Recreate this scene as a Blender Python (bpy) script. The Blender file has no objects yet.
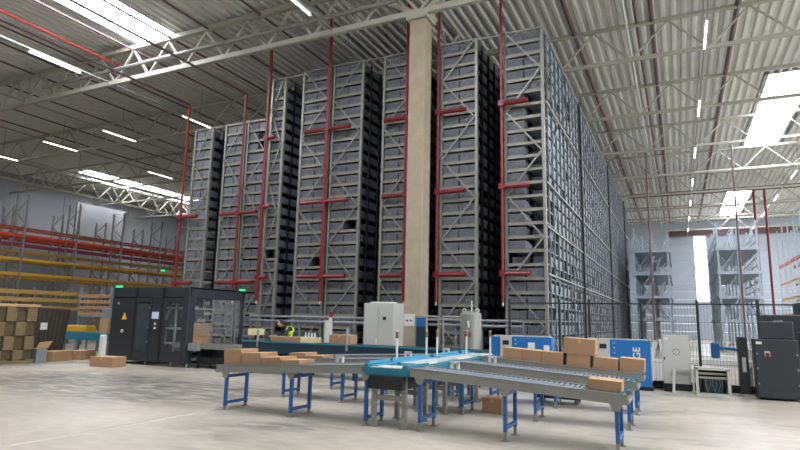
import bpy, math, random
from mathutils import Vector, Matrix
random.seed(7)
S = bpy.context.scene
COL = S.collection
PI = math.pi

# ------------------------------------------------------------------ materials
def lin(h):
    h = h.lstrip('#')
    v = [int(h[i:i+2], 16)/255 for i in (0, 2, 4)]
    return [((c+.055)/1.055)**2.4 if c > .04045 else c/12.92 for c in v] + [1]
def mat(name, hexc, rough=.6, metal=0., noise=.0, scale=8., bump=0.):
    m = bpy.data.materials.new(name); m.use_nodes = True
    nt = m.node_tree; b = nt.nodes['Principled BSDF']
    c = lin(hexc)
    b.inputs['Base Color'].default_value = c
    b.inputs['Roughness'].default_value = rough
    b.inputs['Metallic'].default_value = metal
    if noise or bump:
        tc = nt.nodes.new('ShaderNodeTexCoord'); n = nt.nodes.new('ShaderNodeTexNoise')
        n.inputs['Scale'].default_value = scale; n.inputs['Detail'].default_value = 5
        nt.links.new(tc.outputs['Object'], n.inputs['Vector'])
        if noise:
            r = nt.nodes.new('ShaderNodeValToRGB')
            r.color_ramp.elements[0].position = .3; r.color_ramp.elements[1].position = .7
            r.color_ramp.elements[0].color = [x*(1-noise) for x in c[:3]] + [1]
            r.color_ramp.elements[1].color = [min(1, x*(1+noise)) for x in c[:3]] + [1]
            nt.links.new(n.outputs['Fac'], r.inputs['Fac']); nt.links.new(r.outputs['Color'], b.inputs['Base Color'])
        if bump:
            bp = nt.nodes.new('ShaderNodeBump'); bp.inputs['Strength'].default_value = bump
            nt.links.new(n.outputs['Fac'], bp.inputs['Height']); nt.links.new(bp.outputs['Normal'], b.inputs['Normal'])
    return m
def emit(name, hexc, s):
    m = bpy.data.materials.new(name); m.use_nodes = True
    nt = m.node_tree; b = nt.nodes['Principled BSDF']
    b.inputs['Base Color'].default_value = lin(hexc); b.inputs['Emission Color'].default_value = lin(hexc)
    b.inputs['Emission Strength'].default_value = s
    return m
def glassy(name, hexc, a):
    m = bpy.data.materials.new(name); m.use_nodes = True
    nt = m.node_tree; b = nt.nodes['Principled BSDF']
    b.inputs['Base Color'].default_value = lin(hexc); b.inputs['Roughness'].default_value = .05
    b.inputs['Alpha'].default_value = a
    return m
def floor_mat():
    m = bpy.data.materials.new('polished_concrete'); m.use_nodes = True
    nt = m.node_tree; b = nt.nodes['Principled BSDF']; L = nt.links.new
    tc = nt.nodes.new('ShaderNodeTexCoord')
    def noise(s, d, sc=(1, 1, 1)):
        mp = nt.nodes.new('ShaderNodeMapping'); mp.inputs['Scale'].default_value = sc
        L(tc.outputs['Object'], mp.inputs['Vector'])
        n = nt.nodes.new('ShaderNodeTexNoise'); n.inputs['Scale'].default_value = s; n.inputs['Detail'].default_value = d
        L(mp.outputs['Vector'], n.inputs['Vector']); return n
    def ramp(f, p0, c0, p1, c1):
        r = nt.nodes.new('ShaderNodeValToRGB'); e = r.color_ramp.elements
        e[0].position = p0; e[0].color = lin(c0); e[1].position = p1; e[1].color = lin(c1)
        L(f, r.inputs['Fac']); return r
    def mix(a, bb, mode, fac):
        x = nt.nodes.new('ShaderNodeMix'); x.data_type = 'RGBA'; x.blend_type = mode
        if isinstance(fac, float): x.inputs[0].default_value = fac
        else: L(fac, x.inputs[0])
        L(a, x.inputs[6]); L(bb, x.inputs[7]); return x.outputs[2]
    a = ramp(noise(.5, 6).outputs['Fac'], .32, '#a8a296', .68, '#c4bcae')
    f = ramp(noise(3.5, 8, (1, 1.6, 1)).outputs['Fac'], .3, '#b2aca2', .75, '#ffffff')
    c = mix(a.outputs['Color'], f.outputs['Color'], 'MULTIPLY', .38)
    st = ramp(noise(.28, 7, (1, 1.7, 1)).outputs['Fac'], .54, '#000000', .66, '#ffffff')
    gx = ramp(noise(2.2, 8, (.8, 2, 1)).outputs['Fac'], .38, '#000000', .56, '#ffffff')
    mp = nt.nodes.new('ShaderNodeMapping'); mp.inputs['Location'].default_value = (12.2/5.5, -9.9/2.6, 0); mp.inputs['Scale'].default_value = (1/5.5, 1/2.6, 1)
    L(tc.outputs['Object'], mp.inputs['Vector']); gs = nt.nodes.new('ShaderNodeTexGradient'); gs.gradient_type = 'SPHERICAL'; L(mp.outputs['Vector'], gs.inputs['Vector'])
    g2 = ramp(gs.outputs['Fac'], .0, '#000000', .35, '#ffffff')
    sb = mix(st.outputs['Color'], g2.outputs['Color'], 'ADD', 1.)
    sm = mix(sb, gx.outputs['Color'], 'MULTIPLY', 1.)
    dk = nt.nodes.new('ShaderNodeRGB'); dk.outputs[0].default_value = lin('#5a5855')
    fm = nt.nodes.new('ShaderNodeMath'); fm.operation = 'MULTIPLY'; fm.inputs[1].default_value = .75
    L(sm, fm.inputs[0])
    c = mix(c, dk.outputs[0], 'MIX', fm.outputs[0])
    L(c, b.inputs['Base Color'])
    rr = nt.nodes.new('ShaderNodeMapRange'); rr.inputs['To Min'].default_value = .22; rr.inputs['To Max'].default_value = .5
    L(noise(1.3, 6).outputs['Fac'], rr.inputs['Value']); L(rr.outputs['Result'], b.inputs['Roughness'])
    return m
M = dict(
    floor=floor_mat(), joint=mat('joint_filler', '#aca497', .6),
    deck=mat('galvanised_deck', '#d4d4ce', .55, .15, .06, 1.2),
    truss=mat('pale_truss_paint', '#a7a598', .55, 0, .04, 3),
    column=mat('cast_concrete', '#a0937e', .8, 0, .1, 3, .1),
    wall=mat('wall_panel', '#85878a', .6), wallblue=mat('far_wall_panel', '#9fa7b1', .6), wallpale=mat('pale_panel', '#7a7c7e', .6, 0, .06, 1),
    galv=mat('galvanised_steel', '#8c8d87', .45, .35, .06, 5), galvd=mat('dull_galvanised', '#7f858b', .5, .35, .06, 4),
    beam=mat('rack_beam', '#8b8a80', .5, .3, .06, 4),
    tote=mat('grey_tote_plastic', '#6a6e73', .5, 0, .10, 1.7), totes=mat('grey_tote_plastic_lit', '#747d87', .5, 0, .14, .7),  # totes: same plastic, with light from the right put into its colour
    toteL=mat('tote_label', '#70747a', .5), dark=mat('rack_shade', '#15171a', .8),
    red=mat('red_pipe', '#751a22', .4, 0, .06, 3), redd=mat('dark_red_pipe', '#5c4245', .5), redb=mat('bright_red_pipe', '#b8443f', .4),
    blue=mat('blue_frame', '#1a568f', .4), bluec=mat('blue_sheet', '#1d66a6', .4), teal=mat('teal_paint', '#1c6e84', .4), cyan=mat('cyan_guide', '#3d8cab', .4),
    steel=mat('cool_steel', '#a2acb6', .45, .3, .06, 4), navy=mat('navy_sheet', '#16303f', .45), black=mat('black_sheet', '#16181a', .5), machine=mat('anthracite_sheet', '#2c3136', .45, 0, .04, 1),
    white=mat('white_paint', '#cfcfc9', .5), cab=mat('pale_grey_cabinet', '#b0b1aa', .5), grey=mat('mid_grey', '#7d8082', .5), rubber=mat('belt', '#a9b3b4', .5),
    roller=mat('roller_steel', '#75808c', .5, .3, .05, 9),
    card=mat('cardboard', '#9c7b5d', .8, 0, .07, 5), cardd=mat('recess_shade_cardboard', '#594b33', .85, 0, .12, 4), cardt=mat('cardboard_inside', '#b8966e', .8, 0, .04, 5), tape=mat('packing_tape', '#b9936a', .4),
    darkw=mat('dark_wrap', '#3a352d', .5, 0, .15, 2), wood=mat('pallet_wood', '#a3815c', .8, 0, .12, 4), woodd=mat('weathered_wood', '#77684a', .8, 0, .15, 4),
    orange=mat('orange_beam', '#d2492b', .45), orangd=mat('dull_orange_beam', '#9c4230', .5), yellow=mat('yellow_beam', '#d6a02c', .45), yellowd=mat('dull_yellow_beam', '#9c7c3c', .5), magenta=mat('plum_beam', '#8c3850', .5),
    glass=glassy('machine_glass', '#8d9aa0', .09), sky=emit('skylight_sheet', '#f4f6ff', 14.0), lamp=emit('lamp_diffuser', '#fff6ea', 7.0), win=emit('daylit_window', '#f6f8ff', 4.0),
    green=emit('green_signal', '#25d06a', 1.0), screen=emit('lit_screen', '#a9bcc8', .12), warn=mat('warning_yellow', '#e0b030', .5),
    skin=mat('skin', '#c08a70', .6), hair=mat('hair', '#2a2020', .7), vest=mat('hi_vis', '#c8de3a', .6), vestd=mat('dark_trousers', '#22262c', .8), strip=mat('reflective_strip', '#d4d8d4', .4),
    amber=mat('amber_lens', '#8a4a30', .3), cream=mat('cream_crate', '#d8cf9e', .6), wire=mat('fence_wire', '#23272b', .5), greenl=mat('green_lens', '#445c42', .3),
)

# ------------------------------------------------------------------ mesh builder (world coordinates; build() makes them local to the parent)
class MB:
    def __init__(s): s.v = []; s.f = []
    def add(s, vs, fs):
        o = len(s.v); s.v += [tuple(v) for v in vs]; s.f += [tuple(o+i for i in f) for f in fs]; return s
    def box(s, x0, x1, y0, y1, z0, z1):
        return s.add([(x0, y0, z0), (x1, y0, z0), (x1, y1, z0), (x0, y1, z0), (x0, y0, z1), (x1, y0, z1), (x1, y1, z1), (x0, y1, z1)],
                     [(0, 3, 2, 1), (4, 5, 6, 7), (0, 1, 5, 4), (1, 2, 6, 5), (2, 3, 7, 6), (3, 0, 4, 7)])
    def bar(s, a, b, w, h=None, up=(0, 0, 1)):
        a = Vector(a); b = Vector(b); h = h or w; d = (b-a).normalized(); u = Vector(up)
        if abs(d.dot(u)) > .98: u = Vector((0, 1, 0))
        r = d.cross(u).normalized(); u = r.cross(d)
        vs = [p + r*i*w/2 + u*j*h/2 for p in (a, b) for i, j in ((-1, -1), (1, -1), (1, 1), (-1, 1))]
        return s.add(vs, [(0, 3, 2, 1), (4, 5, 6, 7), (0, 1, 5, 4), (1, 2, 6, 5), (2, 3, 7, 6), (3, 0, 4, 7)])
    def tube(s, a, b, r, n=8, r2=None, caps=True):
        a = Vector(a); b = Vector(b); d = (b-a).normalized(); u = Vector((0, 0, 1)) if abs(d.z) < .95 else Vector((0, 1, 0))
        x = d.cross(u).normalized(); y = d.cross(x); r2 = r if r2 is None else r2
        vs = [p + (x*math.cos(2*PI*i/n) + y*math.sin(2*PI*i/n))*rr for p, rr in ((a, r), (b, r2)) for i in range(n)]
        fs = [(i, i+n, (i+1) % n+n, (i+1) % n) for i in range(n)]
        if caps: fs += [tuple(range(n)), tuple(range(2*n-1, n-1, -1))]
        return s.add(vs, fs)
    def path(s, pts, r, n=8):
        for a, b in zip(pts, pts[1:]): s.tube(a, b, r, n)
        return s
    def lathe(s, c, prof, n=20):
        vs = [(c[0]+r*math.cos(2*PI*i/n), c[1]+r*math.sin(2*PI*i/n), c[2]+z) for r, z in prof for i in range(n)]
        fs = [(k*n+i, k*n+(i+1) % n, (k+1)*n+(i+1) % n, (k+1)*n+i) for k in range(len(prof)-1) for i in range(n)]
        return s.add(vs, fs + [tuple(range(n-1, -1, -1)), tuple(range((len(prof)-1)*n, len(prof)*n))])
    def torus(s, c, R, r, axis='y', n=14, k=6):
        vs = []
        for i in range(n):
            a = 2*PI*i/n
            for j in range(k):
                b = 2*PI*j/k; q = R + r*math.cos(b); w = r*math.sin(b)
                p = (q*math.cos(a), w, q*math.sin(a)) if axis == 'y' else (q*math.cos(a), q*math.sin(a), w)
                vs.append((c[0]+p[0], c[1]+p[1], c[2]+p[2]))
        return s.add(vs, [(i*k+j, i*k+(j+1) % k, ((i+1) % n)*k+(j+1) % k, ((i+1) % n)*k+j) for i in range(n) for j in range(k)])
    def build(s, name, m, parent=None, bevel=0, smooth=False):
        me = bpy.data.meshes.new(name); off = Vector((0, 0, 0))
        p = parent
        while p is not None: off += p.location; p = p.parent
        me.from_pydata([tuple(Vector(v)-off) for v in s.v], [], s.f); me.materials.append(M[m] if isinstance(m, str) else m)
        o = bpy.data.objects.new(name, me); COL.objects.link(o); o.parent = parent
        if bevel:
            b = o.modifiers.new('b', 'BEVEL'); b.width = bevel; b.segments = 2; b.limit_method = 'ANGLE'
        if smooth:
            for q in me.polygons: q.use_smooth = True
        return o
def tag(o, label, cat, group=None, kind=None):
    if kind: o['kind'] = kind
    if label: o['label'] = label; o['category'] = cat
    if group: o['group'] = group
    return o
def thing(name, loc, label, cat, group=None):
    o = bpy.data.objects.new(name, None); COL.objects.link(o); o.location = loc; o.empty_display_size = .1
    return tag(o, label, cat, group)
def struct(o): o['kind'] = 'structure'; return o
def kids(o): return [c for c in bpy.data.objects if c.parent == o]
def copy_tree(o, parent=None, tree=None):
    c = o.copy(); COL.objects.link(c); c.parent = parent
    for ch in tree[o] if tree and o in tree else (): copy_tree(ch, c, tree)
    return c
def treeof(o):
    t = {}; st = [o]
    while st:
        q = st.pop(); t[q] = list(q.children); st += t[q]
    return t
ORD = 'first second third fourth fifth sixth seventh eighth ninth tenth eleventh twelfth'.split()

# ------------------------------------------------------------------ camera
f, ya, pi_, ro = 572.4, math.radians(25.9), math.radians(9.38), math.radians(1.24)
F = Vector((-math.sin(ya)*math.cos(pi_), math.cos(ya)*math.cos(pi_), math.sin(pi_)))
R0 = Vector((math.cos(ya), math.sin(ya), 0)); U0 = R0.cross(F)
R = math.cos(ro)*R0 + math.sin(ro)*U0; U = math.cos(ro)*U0 - math.sin(ro)*R0
cd = bpy.data.cameras.new('camera'); cam = bpy.data.objects.new('camera', cd); COL.objects.link(cam)
cd.sensor_width = 36; cd.lens = f/800*36; cd.clip_end = 400
cam.matrix_world = Matrix(((R.x, U.x, -F.x, 0), (R.y, U.y, -F.y, 0), (R.z, U.z, -F.z, 1.7), (0, 0, 0, 1)))
S.camera = cam

# ------------------------------------------------------------------ room shell
XW, YB, ZR = -58., 82., 15.
struct(MB().box(XW, 30, -14, YB, -.2, 0).build('floor', 'floor'))
struct(MB().box(-7.86, -7.74, -10, 18, 0, .002).build('trim_1', 'joint'))
struct(MB().box(-11.85, -11.79, -10, 18, 0, .002).build('trim_2', 'joint'))
SKY = [(-9.3, -7.1, [(-2, 12)]), (19, 21.3, [(4, 18), (34.2, 48.2), (64, 78)]), (-23.4, -21.2, [(4.6, 18.7), (-26, -12)]), (4.95, 7.2, [(4, 18), (34.2, 48.2), (64, 78)]), (-51.4, -49.4, [(4.6, 18.7), (34.4, 48.8), (64, 78)])]  # first two strips lie out of view, added to brighten the hall
mb = MB(); x = XW; pitch = .42; d = .13
def rows(xm):
    for a, b, iv in SKY:
        if a <= xm <= b:
            out = []; y = -14
            for s0, s1 in sorted(iv):
                if s1 < -14: continue
                if s0 > y: out.append((y, s0))
                y = s1
            out.append((y, YB)); return out
    return [(-14, YB)]
while x < 30:
    for (a, b, z0, z1) in ((0, .13, ZR, ZR), (.13, .19, ZR, ZR+d), (.19, .36, ZR+d, ZR+d), (.36, .42, ZR+d, ZR)):
        for y0, y1 in rows(x+.2):
            mb.add([(x+a, y0, z0), (x+b, y0, z1), (x+b, y1, z1), (x+a, y1, z0)], [(0, 1, 2, 3)])
    x += pitch
struct(mb.build('ceiling', 'deck'))
k = 0
for a, b, iv in SKY:
    for y0, y1 in iv:
        if y1 < -14: continue
        k += 1
        w = struct(MB().box(a-.2, b+.2, y0, y1, ZR+.2, ZR+.24).build('window_%d' % k, 'sky'))
        fr = MB()
        for xx in (a-.2, b+.16): fr.box(xx, xx+.05, y0, y1, ZR-.05, ZR+.2)
        for yy in (y0, y1-.05): fr.box(a-.2, b+.2, yy, yy+.05, ZR-.05, ZR+.2)
        n = 6
        for i in range(1, n): fr.box(a-.2, b+.2, y0+(y1-y0)*i/n-.02, y0+(y1-y0)*i/n+.02, ZR+.1, ZR+.18)
        fr.build('frame', 'galvd', w)
mb = MB()
for i in range(24): mb.box(XW-.2, XW, -14+i*4, -14+i*4+3.97, 0, ZR+.2)
struct(mb.build('wall_left', 'wall'))
WX0, WX1, WZ0, WZ1 = 2.15, 3.6, 4.75, 13.0
mb = MB()
for z in range(16):
    for x0, x1 in ((XW, WX0), (WX1, 30)):
        if z+.98 > WZ0 and z < WZ1 or True: mb.box(x0, x1, YB, YB+.2, z, z+.985)
mb.box(WX0, WX1, YB, YB+.2, 0, WZ0); mb.box(WX0, WX1, YB, YB+.2, WZ1, ZR+.98)
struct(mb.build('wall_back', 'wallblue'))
mb = MB()
for i in range(22): mb.box(XW+i*4, XW+i*4+3.98, -14.2, -14, 0, ZR+.2)
struct(mb.build('wall_light_block', 'wall'))  # unseen wall, added to stop world light entering behind the camera
w = struct(MB().box(WX0, WX1, YB+.1, YB+.14, WZ0, WZ1).build('window_20', 'win'))
fr = MB()
for i in range(1, 5): fr.box(WX0, WX1, YB+.02, YB+.1, WZ0+(WZ1-WZ0)*i/5-.04, WZ0+(WZ1-WZ0)*i/5+.04)
fr.box(WX0, WX0+.06, YB, YB+.1, WZ0, WZ1).box(WX1-.06, WX1, YB, YB+.1, WZ0, WZ1)
fr.build('frame', 'wallblue', w)
# column that carries the first truss
c = thing('column', (-8.2, 18.2, 0), 'square pale concrete column rising from behind the grey cabinet to the roof truss', 'column')
c['kind'] = 'structure'
MB().box(-8.52, -7.88, 18.0, 18.64, 0, 12.75).build('shaft', 'column', c, .03)
MB().box(-8.62, -7.78, 17.9, 18.74, 12.75, 13.1).bar((-8.2, 18.2, 13), (-10.6, 18.2, 14.4), .2).bar((-8.2, 18.2, 13), (-5.8, 18.2, 14.4), .2).build('truss_bracket', 'truss', c)
sg = MB().box(-8.5, -8.1, 17.985, 18.0, 1.5, 1.9).build('notice_sign', 'white', c)
sg['label'] = 'small white notice with red and blue print'
MB().box(-8.42, -8.34, 17.98, 17.986, 1.64, 1.7).build('red_mark', 'red', sg); MB().box(-8.28, -8.2, 17.98, 17.986, 1.64, 1.7).build('blue_mark', 'bluec', sg)

# ------------------------------------------------------------------ roof steel
def truss_x(Y, x0, x1, label, hb=.2, panel=2.36):
    panel = panel if Y < 19 else 3.0
    t = thing('roof_truss', (0, Y, 13), label, 'roof truss', 'roof trusses across the hall')
    MB().box(x0, x1, Y-hb*.45, Y+hb*.45, 13-hb/2, 13+hb/2).build('bottom_chord', 'truss', t)
    MB().box(x0, x1, Y-hb*.55, Y+hb*.55, 14.5, 14.5+hb).build('top_chord', 'truss', t)
    mb = MB(); x = x0; i = 0
    xs = -22.3 + panel*math.floor((x0+22.3)/panel)
    while xs < x1:
        for a, b in ((xs, xs+panel/2), (xs+panel, xs+panel/2)):
            if a > x0 and b < x1: mb.bar((a, Y, 13.0), (b, Y, 14.5), hb*.42, hb*.42)
        xs += panel
    mb.build('web', 'truss', t)
for i in range(9):
    Y = 18 + 7.2*i
    truss_x(Y, XW+.1, 29, 'pale lattice roof truss crossing the hall, ' + ('the front one resting on the concrete column' if i == 0 else '%s one behind the column' % ORD[i-1]), .22 if i == 0 else .15)
def girder_y(X, y0, y1, label):
    t = thing('roof_girder', (X, y0, 13), label, 'roof girder')
    MB().box(X-.1, X+.1, y0, y1, 12.6, 12.78).build('bottom_chord', 'truss', t)
    MB().box(X-.1, X+.1, y0, y1, 14.2, 14.4).build('top_chord', 'truss', t)
    mb = MB(); y = y0
    while y + 2.4 < y1:
        mb.bar((X, y, 12.75), (X, y+1.2, 14.2), .09).bar((X, y+2.4, 12.75), (X, y+1.2, 14.2), .09); y += 2.4
    mb.build('web', 'truss', t)
girder_y(-50.3, 10, 81, 'long pale zigzag girder under the roof above the left pallet racking')
girder_y(-8.2, 18.7, 81, 'zigzag girder running back from the concrete column above the bin racks')
# lamps on rails
def lamp_proto():
    t = thing('linear_lamp', (0, 0, 12.9), 'x', 'lamp')
    MB().box(-.045, .045, -1.2, 1.2, 12.93, 13.02).build('housing', 'white', t)
    MB().box(-.028, .028, -1.19, 1.19, 12.9, 12.93).build('diffuser', 'lamp', t)
    return t
LP = None
rows_ = [(-44.4, 'far left over the pallet racking'), (-37.6, 'fourth row left of the bin racks'), (-31.7, 'third row left of the bin racks'), (-25.0, 'row just left of the bin racks'), (-11.9, 'row in front of the bin racks'), (1.5, 'row right of the bin racks'), (8.2, 'outermost row on the right')]
for X, where in rows_:
    r = thing('lamp_rail', (X, -10, 13.05), 'thin pale lamp rail under the roof, ' + where, 'rail')
    mbr = MB().box(X-.03, X+.03, -10, 81 if X != -11.9 else 19, 13.03, 13.1)
    for yy in range(-6, 81 if X != -11.9 else 19, 6): mbr.box(X-.012, X+.012, yy-.012, yy+.012, 13.1, 15)
    mbr.build('channel', 'galv', r)
    for i, y0 in enumerate([14.0, 22.7, 31.2, 39.9, 48.6, 57.3, 66., 74.]):
        if X == -11.9 and i > 0: break
        if LP is None: LP = lamp_proto(); o = LP; tr = treeof(LP)
        else: o = copy_tree(LP, None, tr)
        o.location = (X, y0+1.2, 12.9)
        o['label'] = 'glowing linear lamp %s from the front, %s' % (ORD[i], where); o['group'] = 'roof lamps'
# sprinkler pipes under the roof
def pipe_y(X, z, y0, y1, r, m, label):
    tag(MB().tube((X, y0, z), (X, y1, z), r).build('sprinkler_pipe', m), label, 'pipe', 'roof pipes')
pipe_y(-25.3, 14.3, -8, 18.6, .055, 'redb', 'bright red sprinkler pipe under roof ending at the left skylight end')
for i, (X, y1) in enumerate([(-41, 80), (-38, 80), (-34.3, 80), (-31.2, 80), (-29.0, 80), (-27.2, 80), (-23.6, 60), (-20.9, 60), (-18.6, 40), (-15.6, 40), (-13.0, 40), (-10, 40)]):
    pipe_y(X, 14.55, 4, y1, .05, 'redd', 'thin dark red sprinkler pipe under the left roof, %s from the left' % ORD[i])
for i, (X, r, m) in enumerate([(-3.6, .1, 'redd'), (-1.0, .06, 'redd'), (-.4, .1, 'redd'), (2.8, .11, 'redd')]):  # thick ones stand in for purlin shadow and gutter joints
    pipe_y(X, 14.6, 10, 80, r, m, 'dark red pipe under the right roof, %s right of the bin racks' % ORD[i])
pipe_y(-1.38, 14.2, 10, 80, .05, 'white', 'thin white conduit under the roof right of the bin racks')
tag(MB().tube((-3.9, 59.8, 14.2), (29, 59.8, 14.2), .2).build('header_pipe', 'redd'), 'thick dark red header pipe crossing the roof far back on the right', 'pipe')
tag(MB().tube((-22, 17.75, 13.55), (-8.9, 17.75, 13.55), .09).tube((-30, 17.75, 13.5), (-22, 17.75, 13.55), .09).build('ventilation_duct', 'galv'), 'slim galvanised duct running through the front roof truss', 'duct')
tag(MB().box(-.6, 29, YB-.5, YB-.1, 13.1, 13.8).build('wall_beam', 'redd'), 'dark red horizontal beam across the top of the far back wall', 'beam')

# ------------------------------------------------------------------ tall bin racks
YF, PZ = 19.5, .48
def levels(H): return int((H-.6)/PZ)+1
def level_z(i, H=12.27): return H - .4 - (levels(H)-1-i)*PZ
def tote_geo(w, h=.29, dd=.55):
    # open grey tote seen from its long side: tapered body, rim, ribs, label pocket
    mb = MB(); t = .02
    mb.add([(-w/2+t, t, 0), (w/2-t, t, 0), (w/2-t, dd-t, 0), (-w/2+t, dd-t, 0), (-w/2+.005, .008, h-.04), (w/2-.005, .008, h-.04), (w/2-.005, dd, h-.04), (-w/2+.005, dd, h-.04)],
           [(0, 3, 2, 1), (0, 1, 5, 4), (1, 2, 6, 5), (2, 3, 7, 6), (3, 0, 4, 7), (4, 5, 6, 7)])
    mb.box(-w/2-.006, w/2+.006, -.012, dd, h-.045, h)
    n = 9
    for i in range(n+1):
        x = -w/2+.05+(w-.1)*i/n; mb.box(x-.01, x+.01, -.01, .03, .1, h-.045)
    return mb
TOTES = {}
stuff = MB()
def stuff_tote(x0, x1, y0, y1, z0, h=.29):
    t = .02
    stuff.add([(x0+t, y0+t, z0), (x1-t, y0+t, z0), (x1-t, y1-t, z0), (x0+t, y1-t, z0), (x0, y0, z0+h), (x1, y0, z0+h), (x1, y1, z0+h), (x0, y1, z0+h)],
              [(0, 3, 2, 1), (0, 1, 5, 4), (1, 2, 6, 5), (2, 3, 7, 6), (3, 0, 4, 7), (4, 5, 6, 7)])
def rack(x0, x1, H, label, tlabel, tgroup, mids=(), miss=lambda c, i: False, zig=(), as_stuff=False, long_side=False, per=2):
    t = thing('bin_rack', ((x0+x1)/2, YF, 0), label, 'rack')
    n = levels(H)
    if True:
        edges = [x0] + list(mids) + [x1]
    for x in (x0, x1):
        MB().box(x-.05, x+.05, YF-.07, YF+.06, 0, H).build('upright', 'galv', t)
    for m in mids:
        for s in (-.09, .09): MB().box(m+s-.035, m+s+.035, YF-.06, YF+.06, 0, H).build('upright', 'galv', t)
    for a, b in zip(edges, edges[1:]):
        a2 = a + (.05 if a == x0 else .13); b2 = b - (.05 if b == x1 else .13)
        for i in range(n):
            z = level_z(i, H)
            MB().box(a2, b2, YF-.03, YF+.02, z-.115, z).box(a2, b2, YF-.03, YF+.55, z-.012, z).build('shelf_beam', 'beam', t)
            w = (b2-a2)/per
            for c in range(per):
                if miss((a, c), i): continue
                cx = a2 + w*(c+.5)
                if as_stuff: stuff_tote(cx-w/2+.008, cx+w/2-.008, YF+.01, YF+.55, z+.003)
                else:
                    key = round(w, 2)
                    if key not in TOTES:
                        TOTES[key] = tote_geo(w-.015).build('storage_tote', 'tote'); o = TOTES[key]; lb = MB().box(-.045, .045, -.012, .004, .08, .17).build('label_card', 'toteL', o); TOTES[(key, 'l')] = lb
                    else:
                        o = TOTES[key].copy(); COL.objects.link(o)
                        q = TOTES[(key, 'l')].copy(); COL.objects.link(q); q.parent = o
                    o.location = (cx, YF+.01, z+.003); tag(o, tlabel, 'storage tote', tgroup)
    # zigzag bracing on the front
    for a, b, left_first in zig:
        z = H-.05; s = left_first; hz = 1.53
        while z > .4:
            z2 = max(z-hz, .2)
            MB().bar((a if s else b, YF-.1, z), (b if s else a, YF-.1, z2), .055, .03, (0, 1, 0)).build('brace', 'galv', t)
            z = z2; s = not s
    # top frame
    MB().box(x0, x1, YF-.05, YF+.03, H-.04, H+.02).build('top_rail', 'galv', t)
    return t, n
RMISS = lambda c, i: (c[1] == 1 and 3.7 < level_z(i) < 9.75) or i == 7
specs = [
 dict(x0=-5.3, x1=-3.95, H=12.27, label='rightmost tall bin rack with a long totes side beyond the blue compressors', tl='grey tote in the front end of the rightmost tall bin rack', zig=[(-5.25, -4.0, True)], miss=RMISS),
 dict(x0=-7.78, x1=-6.4, H=12.3, label='tall bin rack just right of the concrete column, behind the vertical tank', tl='grey tote in the front end of the bin rack right of the column', zig=[(-7.73, -6.45, False)]),
 dict(x0=-10.28, x1=-8.9, H=12.3, label='tall bin rack partly hidden by the concrete column on its left', tl='grey tote in the front end of the bin rack left behind the column', zig=[(-10.23, -8.95, True)]),
 dict(x0=-14.25, x1=-11.3, H=12.35, mids=(-12.78,), label='double-width tall bin rack with a red pipe up its middle', tl='grey tote in the double-width bin rack with a red middle pipe', zig=[(-14.2, -12.9, True), (-12.66, -11.35, False)], miss=lambda c, i: (c, i) in (((-12.78, 1), 10), ((-14.25, 1), 7))),
 dict(x0=-15.95, x1=-15.25, H=12.26, label='narrow tall bin rack between the red pipe and the double-width rack', tl='grey tote in the narrow tall bin rack beside the double-width rack', zig=[(-15.9, -15.3, False)], per=1, miss=lambda c, i: i in (8,)),
]
for s in specs:
    t, n = rack(s['x0'], s['x1'], s['H'], s['label'], s['tl'], s['tl'].replace('grey tote', 'grey totes'), s.get('mids', ()), s.get('miss', lambda c, i: False), s['zig'], per=s.get('per', 2))
    s['t'] = t; s['n'] = n
low = [
 dict(x0=-18.52, x1=-16.08, H=10.45, mids=(-17.3,), label='lower double bin rack in the left group with a red pipe cross', zig=[(-18.47, -17.4, False), (-17.2, -16.13, True)], miss=lambda c, i: (c, i) in (((-17.3, 1), 18), ((-17.3, 1), 19))),
 dict(x0=-20.43, x1=-19.37, H=10.45, label='leftmost and lowest bin rack, beside the pallet racking', zig=[(-20.38, -19.42, False)]),
]
for s in low:
    t, n = rack(s['x0'], s['x1'], s['H'], s['label'], '', '', s.get('mids', ()), s.get('miss', lambda c, i: False), s['zig'], as_stuff=True)
    s['t'] = t; s['n'] = n
NFRONT = len(stuff.f)
# rear bays and the sides of the racks
CP = .84
for s in specs + low:
    t = s['t']; n = s['n']; x0, x1 = s['x0'], s['x1']
    ncol = 44 if s is specs[0] else 16
    yend = YF + .62 + ncol*CP
    for c in range(ncol):
        y0 = YF + .62 + c*CP
        for i in range(n):
            z = level_z(i, s['H'])
            hole = random.random() < (.12 if s is specs[0] else .03)
            if not hole: stuff_tote(x1-.6, x1+.0, y0+.1, y0+.72, z+.003)
            if c < 3 or s is specs[0]:
                if x1-x0 > 1: stuff_tote(x0, x0+.6, y0+.1, y0+.72, z+.003)
                if s.get('mids'):
                    m = s['mids'][0]; stuff_tote(m-.62, m-.05, y0+.1, y0+.72, z+.003); stuff_tote(m+.05, m+.62, y0+.1, y0+.72, z+.003)
        MB().box(x1-.02, x1+.04, y0-.0, y0+.07, 0, s['H']).build('side_upright', 'galvd' if s is specs[0] else 'black', t)  # aisle uprights are black: aisle shade put into the colour
    for i in range(n):
        z = level_z(i, s['H'])
        MB().box(x1-.6, x1-.01, YF+.06, yend, z-.03, z-.0).box(x1-.03, x1-.005, YF+.06, yend, z-.05, z).build('side_rail', 'galvd' if s is specs[0] else 'black', t)  # aisle rails carry the same painted shade
    MB().box(x0+.65, x1-.65, YF+1.3, yend, 0, s['H']-.3).build('shade_core', 'dark', t) if x1-x0 > 1.31 else None  # dark filler added so the rack interior reads as shade
t = specs[0]['t']
yend = YF+.62+44*CP
for z in (3.32, 4.95, 6.5, 9.45):
    MB().box(-3.91, -3.85, YF, yend, z-.03, z+.03).build('tie_rail', 'galv', t)
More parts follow.
